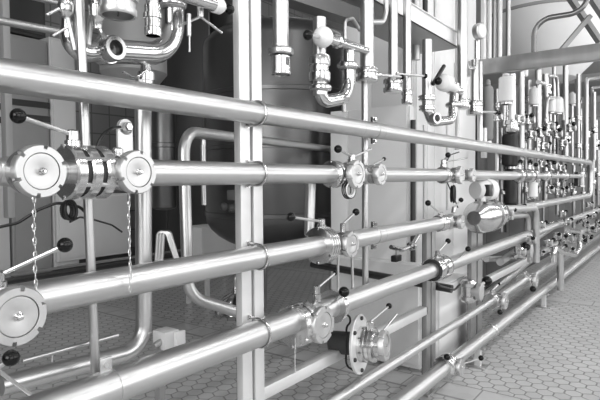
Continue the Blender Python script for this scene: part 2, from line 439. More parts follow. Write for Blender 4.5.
# second run
yA, yB, yC, yD, yE, yE2 = [PX(p, 0, .09).y for p in (38, 136, 358, 382, 463, 475)]
pipe('short stub of pipe entering the notched valve at the left edge of the picture', [P1(-.4, Z2), P1(yA, Z2)], R2*.7)
pipe('pipe of the second run from the capped port past the wide upright', [P1(yB, Z2), P1(yC, Z2)], R2, n=32)
pipe('short pipe of the second run between two capped ports right of the wide upright', [P1(yC, Z2), P1(yD, Z2)], R2*.85)
o = pipe('pipe of the second run in front of the white cabinets', [P1(yD, Z2), P1(yE, Z2)], R2, n=28)
o = pipe('far pipe of the second run beyond the white cabinets', [P1(yE2, Z2), P1(Y(514), Z2)], R2, n=28); seam(o, Y(493), Z2, R2)
valve('large capped valve with black ball lever and three bolted flanges at the far left', Z2, 38, r=.0585, off=.155, L=.11, rf=.067, knob=(18, 116), hubup=.078, rp=.030, hpx=74)
valve('plain capped port with notched nut beside the flanged valve on the second run', Z2, 136, r=.056, off=0, rf=.045, hubup=.01)
valve('capped valve with black knob and coiled cable beneath, on the second run', Z2, 358, r=.061, off=-.055, L=.045, rf=.058, n=2, hpx=352, knob=(338, 149), hubup=.075, bar=(371, 149))
valve('narrow capped port just right of the coiled-cable valve', Z2, 382, r=.050, off=0, rf=.045, hubup=.03, knob=(384, 159), knobX=0, knob_r=.01)
valve('capped valve with black knob on the second run before the white instrument', Z2, 463, r=.056, off=-.08, L=.05, rf=.052, n=2, knob=(448, 155), bar=(467, 158))
valve('slim capped port behind the white instrument on the second run', Z2, 475, r=.045, off=0, rf=.04, hubup=.02)
# third run
yL3, yM3, yN3 = [PX(p, 0, .09).y for p in (16, 352, 460)]
pipe('third run pipe rising from the big left cap to the flanges right of the upright', [P1(yL3-.9, Z3), P1(yL3, Z3)], R3)
bpy.data.objects[-1] if False else None
pipe('third run pipe sloping across the picture behind the hanging chain', [P1(yL3, Z3), P1(yM3, Z3)], R3, n=32)
o = pipe('third run pipe between the double lever valve and the flow meter', [P1(yM3, Z3), P1(yN3, Z3)], R3, n=28); seam(o, Y(380), Z3, R3)
valve('big capped valve with notched nut and black ball lever at the left edge', Z3-.012, 10, r=.0635, off=0.0, rf=.055, hubup=.075, knob=(65, 245), knobX=.09, rp=.042)
v = valve('double lever valve with ribbed flanges on the third run, right of the upright', Z3, 352, r=.056, off=-.10, L=.06, rf=.076, n=4, knob=(291, 217), rp=.042, hubup=.075, knobX=.06)
add_lever(v, (343, 234), (343, 223), (356, 212))
v = valve('valve with two black knobs on the third run before the flow meter', Z3, 464, r=.045, off=-.14, L=.09, rf=.05, n=3, knob=(428, 203), rp=.042, hubup=.06)
add_lever(v, (453, 213), (454, 207), (461, 200))
# fourth run
yK4, yF4, yG4 = [PX(p, 0, .09).y for p in (-36, 323, 446)]
o = pipe('thick fourth run pipe sweeping up from the bottom left corner to the big bright cap', [P1(yK4, Z4), P1(yF4, Z4)], R4, n=36)
seam(o, Y(113), Z4, R4)
pipe('fourth run pipe between the big bright cap and the valve with a dark gasket', [P1(yF4, Z4), P1(yG4, Z4)], R4*.95, n=32)
o = pipe('fourth run pipe beyond the valve with a dark gasket', [P1(yG4, Z4), P1(Y(528), Z4)], R4*.95, n=28); seam(o, Y(494), Z4, R4*.95)
pipe('fourth run pipe far along the rack behind the twin elbows', [P1(Y(530), Z4), P1(Y(598), Z4)], R4*.8)
valve('valve at the bottom left corner with only its black ball lever in view', Z4, -40, r=.06, off=0.0, rf=.055, hubup=.09, knob=(11, 358), knobX=.10, rp=.047)
v = valve('big bright capped valve on the fourth run with black knob, right of the upright', Z4-.022, 323, r=.073, off=-.045, L=.10, rf=.083, n=2, hpx=316, knob=(335, 273), rp=.048, hubup=.09, knobX=-.02, knob_r=.010)
MB().lathe(V((0, Y(331), Z4)), EY, [(0, .05), (0, .072), (.014, .072), (.014, .056), (.022, .056), (.022, .068), (.034, .068), (.034, .05)], 32).build('flange', TURN, v)
lever(v, PX(334, 302), PX(344, 292, .10), .022)
v = valve('valve with dark gasket and two black knobs on the fourth run', Z4, 455, r=.05, off=-.03, L=.18, rf=.074, n=2, knob=(448, 241), rp=.047, hubup=.075, port=False)
lever(v, PX(455, 262), PX(468, 249, .08), .018)
MB().lathe(V((0, Y(432), Z4)), EY, [(0, .05), (0, .066), (.006, .066), (.006, .05)], 32).build('gasket', GAPM, v)
# fifth and sixth runs
pipe('thin fifth run pipe low over the tiles', [P1(Y(250), Z5), P1(Y(503), Z5)], R5, n=24)
o = pipe('fifth run pipe beyond its round lever valve', [P1(Y(503), Z5), P1(Y(560), Z5)], R5*1.1)
v = valve('round valve on the thin fifth run', Z5, 509, r=.062, off=-.04, L=.10, rf=.062, reach=.10, hubup=.07, knob=(499, 284), rp=.03, knob_r=.012)
lever(v, V((.06, v.location.y, Z5-.04)), PX(500, 312, .10), .02, .008)
v = valve('small dark-handled valve farther along the thin fifth run', Z5, 540, r=.065, off=-.04, L=.12, rf=.066, reach=.10, hubup=.06, knob=(533, 283), rp=.03, knob_r=.022)
lever(v, V((.06, v.location.y, Z5-.04)), PX(533, 289, .10), .028, .01)
pipe('lowest pipe in the bottom middle, left of its floor valve', [P1(Y(330), Z6), P1(Y(457), Z6)], R6, n=28)
o = pipe('lowest pipe running along the tiled floor beyond its valve', [P1(Y(457), Z6), P1(Y(640), Z6)], R6, n=28); seam(o, Y(491), Z6, R6)
coupling(o, V((0, Y(492), Z6)), EY, R6*.86, .035)
v = valve('floor-level valve with two black knobs on the lowest pipe', Z6, 464, r=.055, off=-.04, L=.09, rf=.072, n=3, knob=(447, 357), rp=.045, hubup=.05, knob_r=.02)
lever(v, PX(463, 364, .02), PX(481, 358, .12), .018)
for px, lab in ((479, 'pipe stand under the lowest pipe beside its floor valve'), (545, 'pipe stand under the lowest pipe by the U bend')):
    y = Y(px, .0); t = thing('pipe_stand', V((0, y, 0)), lab, 'pipe stand')
    MB().box((-.02, y-.02, .01), (.02, y+.02, Z6-R6*.8)).build('leg', GALV, t); MB().box((-.07, y-.05, 0), (.07, y+.05, .012), .002).build('foot_plate', MATTE, t)
    MB().box((-.05, y-.015, Z6-R6-.012), (.05, y+.015, Z6-R6+.004)).build('saddle', MATTE, t)
# clamps
for z, px, rp, lab in ((Z1, 262, R1, 'U-bolt holding the top pipe to the wide upright'), (Z2, 264, R2, 'U-bolt holding the second run to the wide upright'),
                       (Z3, 266, R3, 'U-bolt holding the third run to the wide upright'), (Z4, 267, R4, 'U-bolt holding the thick fourth run to the wide upright')):
    y = Y(262-9*.5)
    ubolt(lab, z, V((0, Y(258), z)), rp)
for z, rp, lab in ((Z1, R1, 'small pipe clamp with bolts on the top pipe left of its seam'), (Z3, R3, 'small pipe clamp with bolts on the third run above the small hanging valve')):
    y = Y(374); t = thing('pipe_clamp', V((0, y, z)), lab, 'pipe clamp')
    MB().lathe(V((0, y-.006, z)), EY, [(0, rp), (0, rp+.003), (.012, rp+.003), (.012, rp)], 30).build('band', MATTE, t)
    for s in (1, -1):
        MB().box((-.012, y-.01, z+s*(rp+.012)-.014), (.0, y+.01, z+s*(rp+.012)+.014)).build('lug', TURN, t)
        b = MB(); bolt_mb(b, V((-.0, y, z+s*(rp+.014))), EX, .009, .012); b.build('bolt', POL, t)
t = thing('pipe_clamp', V((0, Y(112), Z4)), 'pipe clamp with a drilled tab on the thick fourth run near the bottom left', 'pipe clamp')
MB().lathe(V((0, Y(108), Z4)), EY, [(0, R4), (0, R4+.002), (.03, R4+.002), (.03, R4)], 36).build('band', STEEL, t)
p = PX(106, 372); MB().box((-.004, p.y-.018, Z4+R4-.006), (.002, p.y+.018, Z4+R4+.035), .003).build('tab', MATTE, t)
MB().cyl(V((.002, p.y, Z4+R4+.016)), V((.006, p.y, Z4+R4+.016)), .008, 16).build('bolt', POL, t)
# ------------------------------------------------------------------ vertical pipes left
def vp(label, px0, py0, px1, py1, X, rpx, X1=None, **k):
    a = PX(px0, py0, X); b = PX(px1, py1, X if X1 is None else X1)
    if py0 == -10: a.z = ZT
    return pipe(label, [a, b], mr(rpx, a.lerp(b, .5)), **k)
vp('slim upright pipe crossing behind all the left runs', 78.5, -20, 95.5, 372, -.08, 4.6)
a = PX(143, 78, -.17)
pipe('thick upright pipe left of centre that elbows forward along the floor side', [a, PX(144, 349, -.17), PX(0, 386, -.17)], mr(8.2, a), .08, seams=(.62,), n=24)
a = PX(186, 200, -.5)
pipe('bent pipe with an elbow at top and bottom left of the wide upright', [PX(338, 150, -1.3), PX(183.5, 131, -.55), PX(188, 296, -.5), PX(262, 320, -.35)], mr(6.0, a), .11, n=22)
vp('short upright pipe between second and third run right of the upright', 311, 176, 309, 240, -.1, 5)
vp('thin upright pipe falling past the coiled-cable valve behind four runs', 364.5, 80, 365.5, 300, -.07, 3.2)
vp('thin rod under the double lever valve, left of two', 338, 255, 338, 300, -.03, 1.3)
vp('thin rod under the double lever valve, right of two', 352, 258, 353, 300, -.03, 1.5)
t = pipe('thin handrail-like rod lying behind the thick fourth run at bottom left', [PX(22, 361, -.12), PX(118, 335, -.12)], mr(2.2, PX(70, 345, -.12)), name='guide_rod')
for px in (52,):
    MB().cyl(PX(px, 352, -.12), PX(px, 362, -.12), .003, 8).build('pin', STEEL, t)
tag(MB().tube([PX(-4, 369, .06), PX(30, 394, .03)], .0045, n=8).build('steel_rod', STEEL), 'slim steel rod slanting in the bottom left corner', 'bar')
pipe('slim pipe elbowing beneath the bright third run, behind chain', [PX(203, 145, -.7), PX(204, 205, -.7)], .012)
# bracket plate with hex bolt and cable
c = PX(126, 127, -.1); t = thing('bracket', V(c), 'bright flat bracket with a hex bolt beside the thick upright pipe', 'bracket')
p0 = PX(118, 135, -.1); p1 = PX(134, 170, -.1)
MB().box((-.112, p0.y, p1.z), (-.1, p1.y, PX(126, 128, -.1).z), .004).build('plate', GALV, t)
MB().lathe(c-EX*.012, EX, [(0, mr(8, c)), (.012, mr(8, c))], 24).build('eye', GALV, t)
b = MB(); bolt_mb(b, c, EX, mr(5, c), .014); b.build('hex_bolt', TURN, t)
cable('black cable curving up from the flanged valve to the bracket', [PX(96, 150, -.05), PX(99, 141, -.05), PX(104, 133, -.05), PX(112, 128, -.06), PX(120, 127, -.09)], .0045)
YP = PZ(400, 365, 0).y-.22
# chains
chain('chain hanging from the large left cap down to the third run', PX(33.5, 199, .05), 14, .0108)
chain('chain hanging behind the plain capped port over the sloping third run', PX(128.5, 192, .06), 17, .0108)
chain('short chain hanging under the big bright cap near the wide upright', PX(295, 340, .03), 10, .009)
# tied cable coil and tails
def coil(label, c, rx, rz, n, r, X=EY, tilt=.3, M=BLACK, name='cable_coil'):
    b = MB()
    for i in range(n):
        k = .75+.1*random.random()*2; ph = random.uniform(-tilt, tilt); off = EX*random.uniform(-.012, .012); sh = EY*random.uniform(-.006, .006)
        pts = [c+off+sh+(EY*math.cos(ph)+EX*.25*ph)*math.cos(2*PI*j/24)*rx*k + (EZ)*math.sin(2*PI*j/24)*rz*k + EY*ph*.3*rz*math.sin(2*PI*j/24) for j in range(25)]
        b.tube(pts, r, bend=.001, n=6, caps=False)
    return tag(b.build(name, M), label, 'cable')
coil('black cable coil tied below the flanged valve', PX(70, 210, -.1), .019, .028, 7, .0035)
cable('black cable tail swinging left from the tied coil to the picture edge', [PX(-5, 228, -.2), PX(18, 223, -.18), PX(38, 210, -.15), PX(56, 203, -.12), PX(68, 204, -.1), PX(80, 207, -.1), PX(86, 213, -.1)], .004)
cable('thin black cable end trailing right from the tied coil', [PX(70, 222, -.12), PX(80, 217, -.15), PX(95, 220, -.18), PX(112, 225, -.2), PX(122, 232, -.2)], .0028)
coil('black and white cable coil under the capped valve right of the upright', PX(349, 190, .05), .058, .042, 4, .0026, tilt=.5)
coil('pale inner turns of the cable coil under the capped valve', PX(349, 190, .055), .046, .034, 4, .0022, M=WHITE, tilt=.5)
cable('black cable loop dropping behind the knobbed valve of the second run', [PX(459, 152, -.04), PX(450, 155, -.05), PX(445, 165, -.05), PX(447, 182, -.05), PX(455, 200, -.04), PX(458, 208, -.02)], .004)
coil('small dark cable coil above the valves before the flow meter', PX(453, 194, -.03), .018, .06, 3, .006)
cable('black cable sagging beneath the gasket valve of the fourth run', [PX(432, 262, -.02), PX(432, 278, -.02), PX(440, 286, -.02), PX(455, 290, 0), PX(460, 284, .02)], .007)
a = PY(312, 264, YP); b = PY(452, 289, YP)
pipe('dark pipe passing behind the fourth run from the vessel side toward the aisle', [a, b], .027, M=mat('dark_pipe', .12, .3, 1))
# junction box on a small stand behind the runs
c = PX(170, 338, -.45); t = thing('junction_box', V((c.x, c.y, c.z-.05)), 'grey sensor box on a short bracket behind the thick fourth run', 'junction box')
rr = mr(1, c)
MB().box((c.x-.05, c.y-10*rr*1.2, c.z-9*rr), (c.x+.03, c.y+6*rr, c.z+9*rr), .006).build('housing', LPANEL, t)
MB().box((c.x+.03, c.y-2*rr, c.z-8*rr), (c.x+.05, c.y+10*rr, c.z+8*rr), .006).build('cover', WHITE, t)
MB().cyl(V((c.x, c.y-9*rr, c.z)), V((c.x, c.y-20*rr, c.z-3*rr)), 3*rr, 14).build('gland', STEEL, t)
MB().box((c.x-.03, c.y-14*rr, 0), (c.x, c.y-7*rr, c.z-5*rr)).build('stand', BEAM, t)
# ------------------------------------------------------------------ pump between the fourth and fifth run
c = PX(361, 344, -.02); ax = V((1, .22, .06)).normalized()
t = thing('pump', V(c), 'pump with a drilled round plate, polished head and black knob between fourth and fifth run', 'pump')
MB().lathe(c-ax*.012, ax, [(0, .02), (0, .140), (.010, .140), (.012, .138), (.012, .02)], 44).build('plate', GALV, t)
a_, u_, v_ = frame(ax)
for th in (20, 80, 140, 200, 260, 320):
    d = (u_*math.cos(math.radians(th))+v_*math.sin(math.radians(th)))*.120; b = MB(); bolt_mb(b, c+d, ax, .010, .008); b.build('bolt', GAPM, t)
MB().lathe(c, ax, [(0, .084), (.03, .084), (.034, .074), (.05, .074), (.055, .080), (.07, .080), (.075, .06), (.10, .06)], 36).build('pump_head', TURN, t)
n_ = notched_nut(t, c+ax*.098, ax, .072, .028, .052)
MB().lathe(c+ax*.112, ax, [(0, .051), (.008, .051), (.01, .006), (.018, .006)], 30).build('blank_cap', CAPM, n_)
MB().cyl(c+ax*.045+EZ*.07, c+ax*.045+EZ*.11, .018, 16, .003).build('bonnet', TURN, t)
lever(t, c+ax*.045+EZ*.108, PX(389, 306, .02), .015)
lv = MB().tube([c+ax*.10+EZ*.06, PX(397, 314, .1)], .004, n=8).build('handle', STEEL, t)
MB().lathe(c-ax*.014, -ax, [(0, .05), (.02, .055), (.04, .048), (.045, .055), (.13, .055), (.14, .045)], 30).build('motor', DARK, t)
cable('black cable looping around the pump motor', [PX(343, 311, -.10), PX(353, 320, -.10), PX(345, 328, -.09), PX(349, 342, -.08), PX(346, 354, -.08), PX(346, 366, -.06), PX(355, 371, -.05)], .005)
# ------------------------------------------------------------------ flow meter on the third run
y0, y1 = Y(474), Y(493); c = V((0, (y0+y1)/2, Z3-.02)); t = thing('flow_meter', c, 'large flow meter body with bolted flanges hanging on the third run', 'flow meter')
L = y1-y0
MB().lathe(V((0, y0, Z3-.01)), EY, [(0, .05), (.02, .055), (.07, .10), (.11, .118), (L*.6, .12), (L*.62, .09), (L*.72, .09), (L*.72, .125), (L*.8, .125), (L*.8, .09), (L*.9, .09), (L*.9, .115), (L, .115), (L, .05)], 36).build('body', TURN, t)
MB().cyl(V((0, c.y-.05, Z3+.08)), V((0, c.y-.05, Z2-.14)), .03, 16).build('neck', STEEL, t)
b = V((0, Y(466, 0), Z2-.085)); q = V((.05, Y(484), Z2-.095))
t = thing('transmitter', V(b), 'white round instrument head with a dark display above the flow meter', 'instrument')
aw = V((.45, 1, 0)).normalized(); b = PX(475, 190, -.04)
MB().lathe(b, aw, [(0, .06), (.02, .072), (.10, .072), (.11, .06)], 30).build('housing', LPANEL, t)
MB().lathe(b+aw*.11, aw, [(0, .06), (.005, .078), (.06, .078), (.07, .07), (.07, .05), (.06, .05), (.06, 0)], 30).build('cover', WHITE, t)
MB().box((b.x+.065, b.y+.0, b.z-.045), (b.x+.105, b.y+.10, b.z+.04), .004).build('display', BLACK, t)
MB().cyl(b+aw*.06-EZ*.06, b+aw*.06-EZ*.14, .025, 14).build('neck', STEEL, t)
# ------------------------------------------------------------------ overhead manifold, left group (x 60-250 of the picture)
XU = -.15
c = PX(115.5, 48, -.10); cy = V((XU, c.y, c.z)); rl = mr(12, PX(150, 48, XU))*.95
t = thing('sight_glass_bend', V(cy), 'polished U shaped pipe bend with a round sight glass over the top run', 'pipe bend')
MB().tube([PX(71, -30, XU), PX(71, 54, XU), V((XU, cy.y, cy.z))], rl*.8, .07, 22).build('bend', POL, t)
MB().tube([V((XU, cy.y, cy.z)), PX(174, 55, XU), PX(172, -60, XU)], rl, .12, 24).build('bend', POL, t)
MB().cyl(V((XU-.02, cy.y, cy.z)), V((XU+.02, cy.y, cy.z)), rl*1.1, 24).build('tee_body', POL, t)
g = MB().lathe(V((-.145, cy.y, cy.z)), EX, [(0, rl*1.2), (.01, .036), (.045, .036), (.05, .033), (.05, .022), (.03, .0195)], 36, close=False).build('sight_glass_ring', mat('grey_turned_steel', .45, .25, 1), t)
MB().cyl(V((-.118, cy.y, cy.z)), V((-.112, cy.y, cy.z)), .021, 24).build('glass', GLASS, g)
c = PX(171, 5, XU)
coupling(t, c, EZ, rl*1.0, .03); coupling(t, c+EZ*.04, EZ, rl*1.05, .03)
# coupling between top bend and the thick upright pipe
c = PX(146, 71, -.16); t = thing('pipe_union', V(c), 'slotted union and wing nut between the sight glass bend and the top run', 'union')
MB().lathe(c-EZ*.04, EZ, [(0, .022), (.01, .022), (.01, .027), (.035, .027), (.04, .018), (.06, .015)], 24).build('union_nut', TURN, t)
MB().tube([c+EZ*.02, PX(146, 48, XU)], .014, n=14).build('branch', STEEL, t)
MB().tube([PX(123, 72, -.12), PX(135, 79, -.12), PX(147, 70, -.12)], .004, .03, 8).build('bail', POL, t)
# open cups
def cup(label, px, pyb, rpx, hpx, X, M=STEEL, band=True):
    c = PX(px, pyb, X); r = mr(rpx, c); h = mr(hpx, c)
    t = thing('socket', V(c), label, 'pipe socket')
    MB().lathe(c, EZ, [(h*.5, r*.0), (h*.5, r*.8), (0, r*.82), (-.001, r*.95), (h*.05, r), (h*.25, r), (h*.28, r*.92), (h, r*.92), (h, r*.5)], 36, close=False).build('cup', M, t)
    if band: MB().lathe(c+EZ*h*.55, EZ, [(0, r*.93), (.002, r*1.08), (h*.18, r*1.08), (h*.2, r*.93)], 36).build('collar', M, t)
    return t, c, r, h
t, c, r, h = cup('wide open-ended steel cup hanging at the top edge above the sight glass', 118, 16, 18.5, 24, 0.02)
MB().cyl(c+EZ*.0+EX*.0, c+EZ*h*.6, r*.05, 8).build('pin', POL, t)
MB().cyl(c+EZ*h, c+EZ*(h+.2), r*.6, 20).build('stem', STEEL, t)
t, c, r, h = cup('small ribbed socket hanging between the cup and the bend', 153, 36, 8.5, 30, .0, POL)
MB().cyl(c+EZ*h, c+EZ*(h+.2), r*.7, 20).build('stem', STEEL, t)
# wing-handled spindle
def tee(label, hub, tip1, tip2, rpx, X, hpx=18, M=STEEL):
    c = PX(hub[0], hub[1], X); r = mr(rpx, c); t = thing('wing_handle', V(c), label, 'handle')
    MB().cyl(c, c+EZ*mr(hpx, c), r, 16, .002).build('spindle', M, t)
    for tp in (tip1, tip2):
        if tp: MB().tube([c+EZ*.004, PX(tp[0], tp[1], X+(.02 if tp[0] > hub[0] else -.02))], r*.42, n=8).build('wing', M, t)
tee('T handle with two splayed wings under the top edge left of the wide upright', (200.5, 18), (179, 26), (222, 33), 3.2, -.05, 22)
vp('short drain pin hanging beside the wing handle', 189, 14, 189, 36, -.05, 2.2); vp('needle thin tip below the drain pin', 189.5, 36, 189.5, 52, -.05, .9)
a = PX(175, -8, -.02); b = PX(222, 7, -.02); d = (b-a).normalized()
t = thing('handle_grip', V(a), 'horizontal steel cylinder with a white collar and black knob at the top edge', 'handle')
MB().cyl(a, b-d*.03, .022, 20).build('barrel', POL, t); MB().lathe(b-d*.04, d, [(0, .022), (.005, .026), (.03, .026), (.042, .018), (.045, .006)], 24).build('collar', WHITE, t)
MB().ball(b+d*.035, .017).build('knob', KNOB, t); MB().cyl(b, b+d*.03, .005, 8).build('rod', STEEL, t)
# left of the slim upright
t = thing('manual_valve', V(PX(64, 12, -.1)), 'small valve with slanting levers at the top left behind the slim upright', 'valve')
c = PX(66, 6, -.1); MB().lathe(c-EZ*.03, EZ, [(0, .012), (.01, .02), (.03, .022), (.045, .016), (.07, .024), (.09, .024)], 20).build('body', TURN, t)
MB().tube([PX(63, 7, -.1), PX(46.5, 15, -.1)], .004, n=8).build('lever', STEEL, t); MB().tube([PX(70, 26, -.1), PX(52.5, 36, -.1)], .0035, n=8).build('lever', STEEL, t)
MB().tube([PX(67, 15, -.1), PX(70, 28, -.1), PX(75, 50, -.1)], .007, .02, 10).build('spout', STEEL, t)
MB().tube([PX(92, 10, -.1), PX(90, 25, -.1), PX(88, 45, -.1)], .008, .02, 10).build('spout', STEEL, t)
t = thing('manual_valve', V(PX(98, 10, -.06)), 'dark little valve body right of the slim upright at the top', 'valve')
c = PX(97, 10, -.08); MB().lathe(c-EZ*.05, EZ, [(0, .012), (.02, .014), (.03, .022), (.06, .022), (.065, .014), (.14, .014)], 18).build('body', TURN, t)
MB().tube([PX(97, 20, -.08), PX(101, 33, -.08), PX(106, 38, -.08)], .006, .02, 8).build('spout', POL, t)
# ------------------------------------------------------------------ overhead manifold, middle group
def drop(label, px, y0, y1, rpx, X=-.03, coup=(), end=None, name='drop_pipe', px1=None, knob=None, M=None, group=None):
    """vertical pipe with couplings given by (picture height, radius px, height px)"""
    a = PX(px, y0, X); b = PX(px1 or px, y1, X); r = mr(rpx, a)
    if y0 < 0: a.z = ZT
    t = thing(name, V(b), label, 'pipe', group)
    MB().cyl(b, a, r, 20).build('tube', M or STEEL, t)
    for y, rc, hc in coup:
        c = PX(px, y, X); R = mr(rc, c); H = mr(hc, c)
        MB().lathe(c-EZ*H/2, EZ, [(0, r), (0, R*.92), (H*.1, R), (H*.35, R), (H*.4, R*.84), (H*.6, R*.84), (H*.65, R), (H*.9, R), (H, R*.92), (H, r)], 24).build('coupling', TURN, t)
    if knob:
        for (h, k) in knob:
            c = PX(h[0], h[1], X+.03); kk = PX(k[0], k[1], X+.05)
            MB().cyl(PX(px, h[1], X), c, .012, 12).build('bonnet', TURN, t); lever(t, c, kk, mr(2.6, kk), mr(1.2, kk))
    return t
t = drop('straight pipe with a slotted end cup hanging between the wide upright and the white knob', 281, -10, 52, 8, -.03)
c = PX(281, 75, -.03); r = mr(10.5, c); h = mr(20, c)
MB().lathe(c, EZ, [(h*.3, 0), (h*.3, r*.75), (0, r*.8), (0, r*.88), (.003, r*.95), (h*.15, r*.95), (h*.17, r*.88), (h*.9, r*.88), (h*.95, r*.7), (h, r*.6)], 32, close=False).build('cup', TURN, t)
MB().lathe(c+EZ*h*.98, EZ, [(0, r*.8), (0, r*1.15), (.006, r*1.2), (.02, r*1.2), (.026, r*1.12), (.026, r*.8)], 10).build('collar', TURN, t, smooth=False)
pm = c+EX*r*.9+EZ*h*.62; b = MB(); b.box((pm.x-.004, pm.y-.010, pm.z-.014), (pm.x+.001, pm.y-.0075, pm.z+.014)); b.box((pm.x-.004, pm.y-.002, pm.z-.014), (pm.x+.001, pm.y+.0005, pm.z+.014)); b.box((pm.x-.004, pm.y-.010, pm.z+.012), (pm.x+.001, pm.y, pm.z+.014)); b.box((pm.x-.004, pm.y-.010, pm.z-.014), (pm.x+.001, pm.y, pm.z-.012))
b.build('square_mark', GAPM, t, smooth=False)
# bend assembly with white knob
t = drop('pipe dropping through ribbed unions left of the U bend with the white ball', 319.5, 18, 95, 6.5, -.03, coup=((69, 11, 26),))
p = PX(319.5, 92, -.03)
t2 = pipe('polished U bend rising to the right under the white ball handle', [PX(320, 78, -.03), PX(321, 102, -.03), PX(349, 97, -.03), PX(348, 50, -.03)], mr(6.8, p), .11, M=POL, n=22, name='pipe_bend')
coupling(t2, PX(347.5, 66, -.03), EZ, mr(8, p), .035); coupling(t2, PX(320.3, 88, -.03), EZ, mr(8, p), .03)
MB().lathe(PX(341, 96, -.03), EX+EZ*-.6, [(0, .02), (.035, .02), (.04, .012)], 16).build('plug', TURN, t2)
t = thing('handle_grip', V(PX(321, 37, .03)), 'big white ball handle with black knob on a steel cylinder', 'handle')
a = PX(323, 37, .02); b = PX(368, 51, -.03); d = (b-a).normalized()
MB().ball(a, mr(10.5, a), 26).build('ball', WHITE, t); k = PX(308, 35, .05); MB().ball(k, mr(5.2, k)).build('knob', KNOB, t)
MB().cyl(a, k, .007, 10).build('rod', STEEL, t)
MB().lathe(a+d*.03, d, [(0, .020), (.09, .024), (.092, .030), (.105, .030), (.11, .022), ((b-a).length-.03, .017)], 24).build('barrel', POL, t)
drop('upright pipe with clamp at its foot, right of the white ball handle', 367, -10, 78, 6.8, -.04, coup=((75, 11, 14),), knob=[((380, 75), (402, 77))])
drop('upright pipe with a nut at its foot, third right of the white ball handle', 393, -10, 92, 4.8, -.04, coup=((86, 9.5, 14),), knob=[((398, 74), (425, 76))])
drop('slim upright pipe ending in a dark union above the top run', 407, -10, 104, 4, -.04, coup=((97, 5.5, 14),))
drop('upright pipe with two ribbed rings left of the small U bend', 427, 40, 112, 5, -.04, coup=((98, 8.5, 5), (108, 8, 5)))
p = PX(430, 110, -.04)
t2 = pipe('small polished U bend with open tee above the top run', [PX(427, 108, -.04), PX(432, 122, -.04), PX(452, 120, -.04), PX(455, 84, -.04)], mr(5, p), .08, M=POL, name='pipe_bend')
coupling(t2, PX(454, 105, -.04), EZ, mr(6.5, p), .04); coupling(t2, PX(455, 91, -.04), EZ, mr(6.5, p), .04)
c = PX(431, 119, -.0); MB().lathe(c, EX-EY*.4, [(0, mr(4, c)), (.02, mr(5.5, c)), (.05, mr(5.5, c)), (.05, mr(3.6, c)), (.01, mr(3.4, c))], 24, close=False).build('open_tee', STEEL, t2)
t = thing('handle_grip', V(PX(445, 82, 0)), 'white rounded grip with black knob above the small U bend', 'handle')
a = PX(443, 82, .0); b = PX(462, 92, -.04); d = (b-a).normalized()
MB().lathe(a-d*.02, d, [(0, .02), (.01, .045), (.04, .055), (.10, .05), (.12, .03), ((b-a).length, .025)], 26).build('grip', WHITE, t); k = PX(438, 81, .05); MB().ball(k, mr(4, k)).build('knob', KNOB, t)
MB().tube([PX(433, 84, 0), PX(444, 66, 0)], .012, n=10).build('strap', BLACK, t)
drop('tall bright upright pipe meeting the tray end, above the small U bend', 462, -10, 108, 5, -.04, coup=((104, 8, 10),))
drop('pipe with a valve and knob under the tray end', 474.5, 60, 114, 4, -.05, coup=((108, 8, 14),), knob=[((482, 112), (496, 112))])
drop('bright slim pipe passing down behind the run, right of the tray end', 480, 62, 150, 2.6, -.1)
t = thing('pressure_gauge', V(PX(477, 33, -.03)), 'oval pressure gauge with dark rim on a short neck near the tray', 'gauge')
c = PX(477, 32, -.02); ax = V((1, -.35, 0)).normalized()
MB().lathe(c, ax, [(0, .03), (0, mr(8, c)), (.04, mr(8, c)), (.045, mr(7, c))], 28).build('case', STEEL, t); MB().cyl(c+ax*.04, c+ax*.047, mr(6.4, c), 28).build('dial', LPANEL, t)
MB().cyl(PX(477, 40, -.03), PX(477, 60, -.03), mr(3, c), 14).build('neck', TURN, t)
pipe('small J shaped tube under the pressure gauge', [PX(466, 60, -.03), PX(468, 69, -.03), PX(476, 67, -.03), PX(477, 50, -.03)], mr(1.5, c), .05)
pipe('curved dark tube hooking between the two near drop pipes', [PX(370, 22, -.04), PX(383, 22, -.04), PX(386, 12, -.04), PX(386, -8, -.04)], mr(2.6, PX(380, 20, -.04)), .06)
pipe('thin tube arching behind the white ball handle', [PX(345, 50, -.12), PX(345, 20, -.12), PX(352, 18, -.12), PX(360, 30, -.12)], .010, .03, M=MATTE)
# cable tray / overhead channels
def chan(label, px0, py0, px1, py1, X, w_, h, M, z=None, name='cable_tray'):
    a = PX(px0, py0, X); y1 = Y(px1, X); z = a.z if z is None else z
    t = thing(name, V((X, a.y, z)), label, 'cable tray')
    MB().box((X-w_, a.y, z), (X, y1, z+.006)).build('tray_floor', M, t, smooth=False)
    MB().box((X-.004, a.y, z), (X, y1, z+h)).build('tray_side', GALV, t, smooth=False); MB().box((X-w_, a.y, z), (X-w_+.004, y1, z+h)).build('tray_side', M, t, smooth=False)
    MB().box((X-.02, a.y, z+h-.004), (X+.012, y1, z+h)).build('lip', GALV, t, smooth=False)
    return t
chan('overhead cable tray running above the drop pipes to the far cross beam', 240, -75, 458, 66, -.09, .32, .10, BEAM)
a = PX(482, 74, -.12); b = PX(482, 59, -.12); yb = a.y
ob = MB().box((-.35, yb, a.z), (4.2, yb+.06, b.z), .004).build('cross_beam', mat('streaked_beam', .50, .28, .9, noise=.3, nscale=5, stretch=(1, .1, .15))); tag(ob, 'wide reflective beam crossing over the aisle at upper right', 'beam')
a = PX(262, -14, -.18); b = PX(368, 22, -.18)
tag(MB().bar(a, b, .09, .07).build('support_beam', mat('dark_beam', .12, .4, .3)), 'dark sloping beam above the white ball handle, under the cable tray', 'beam')
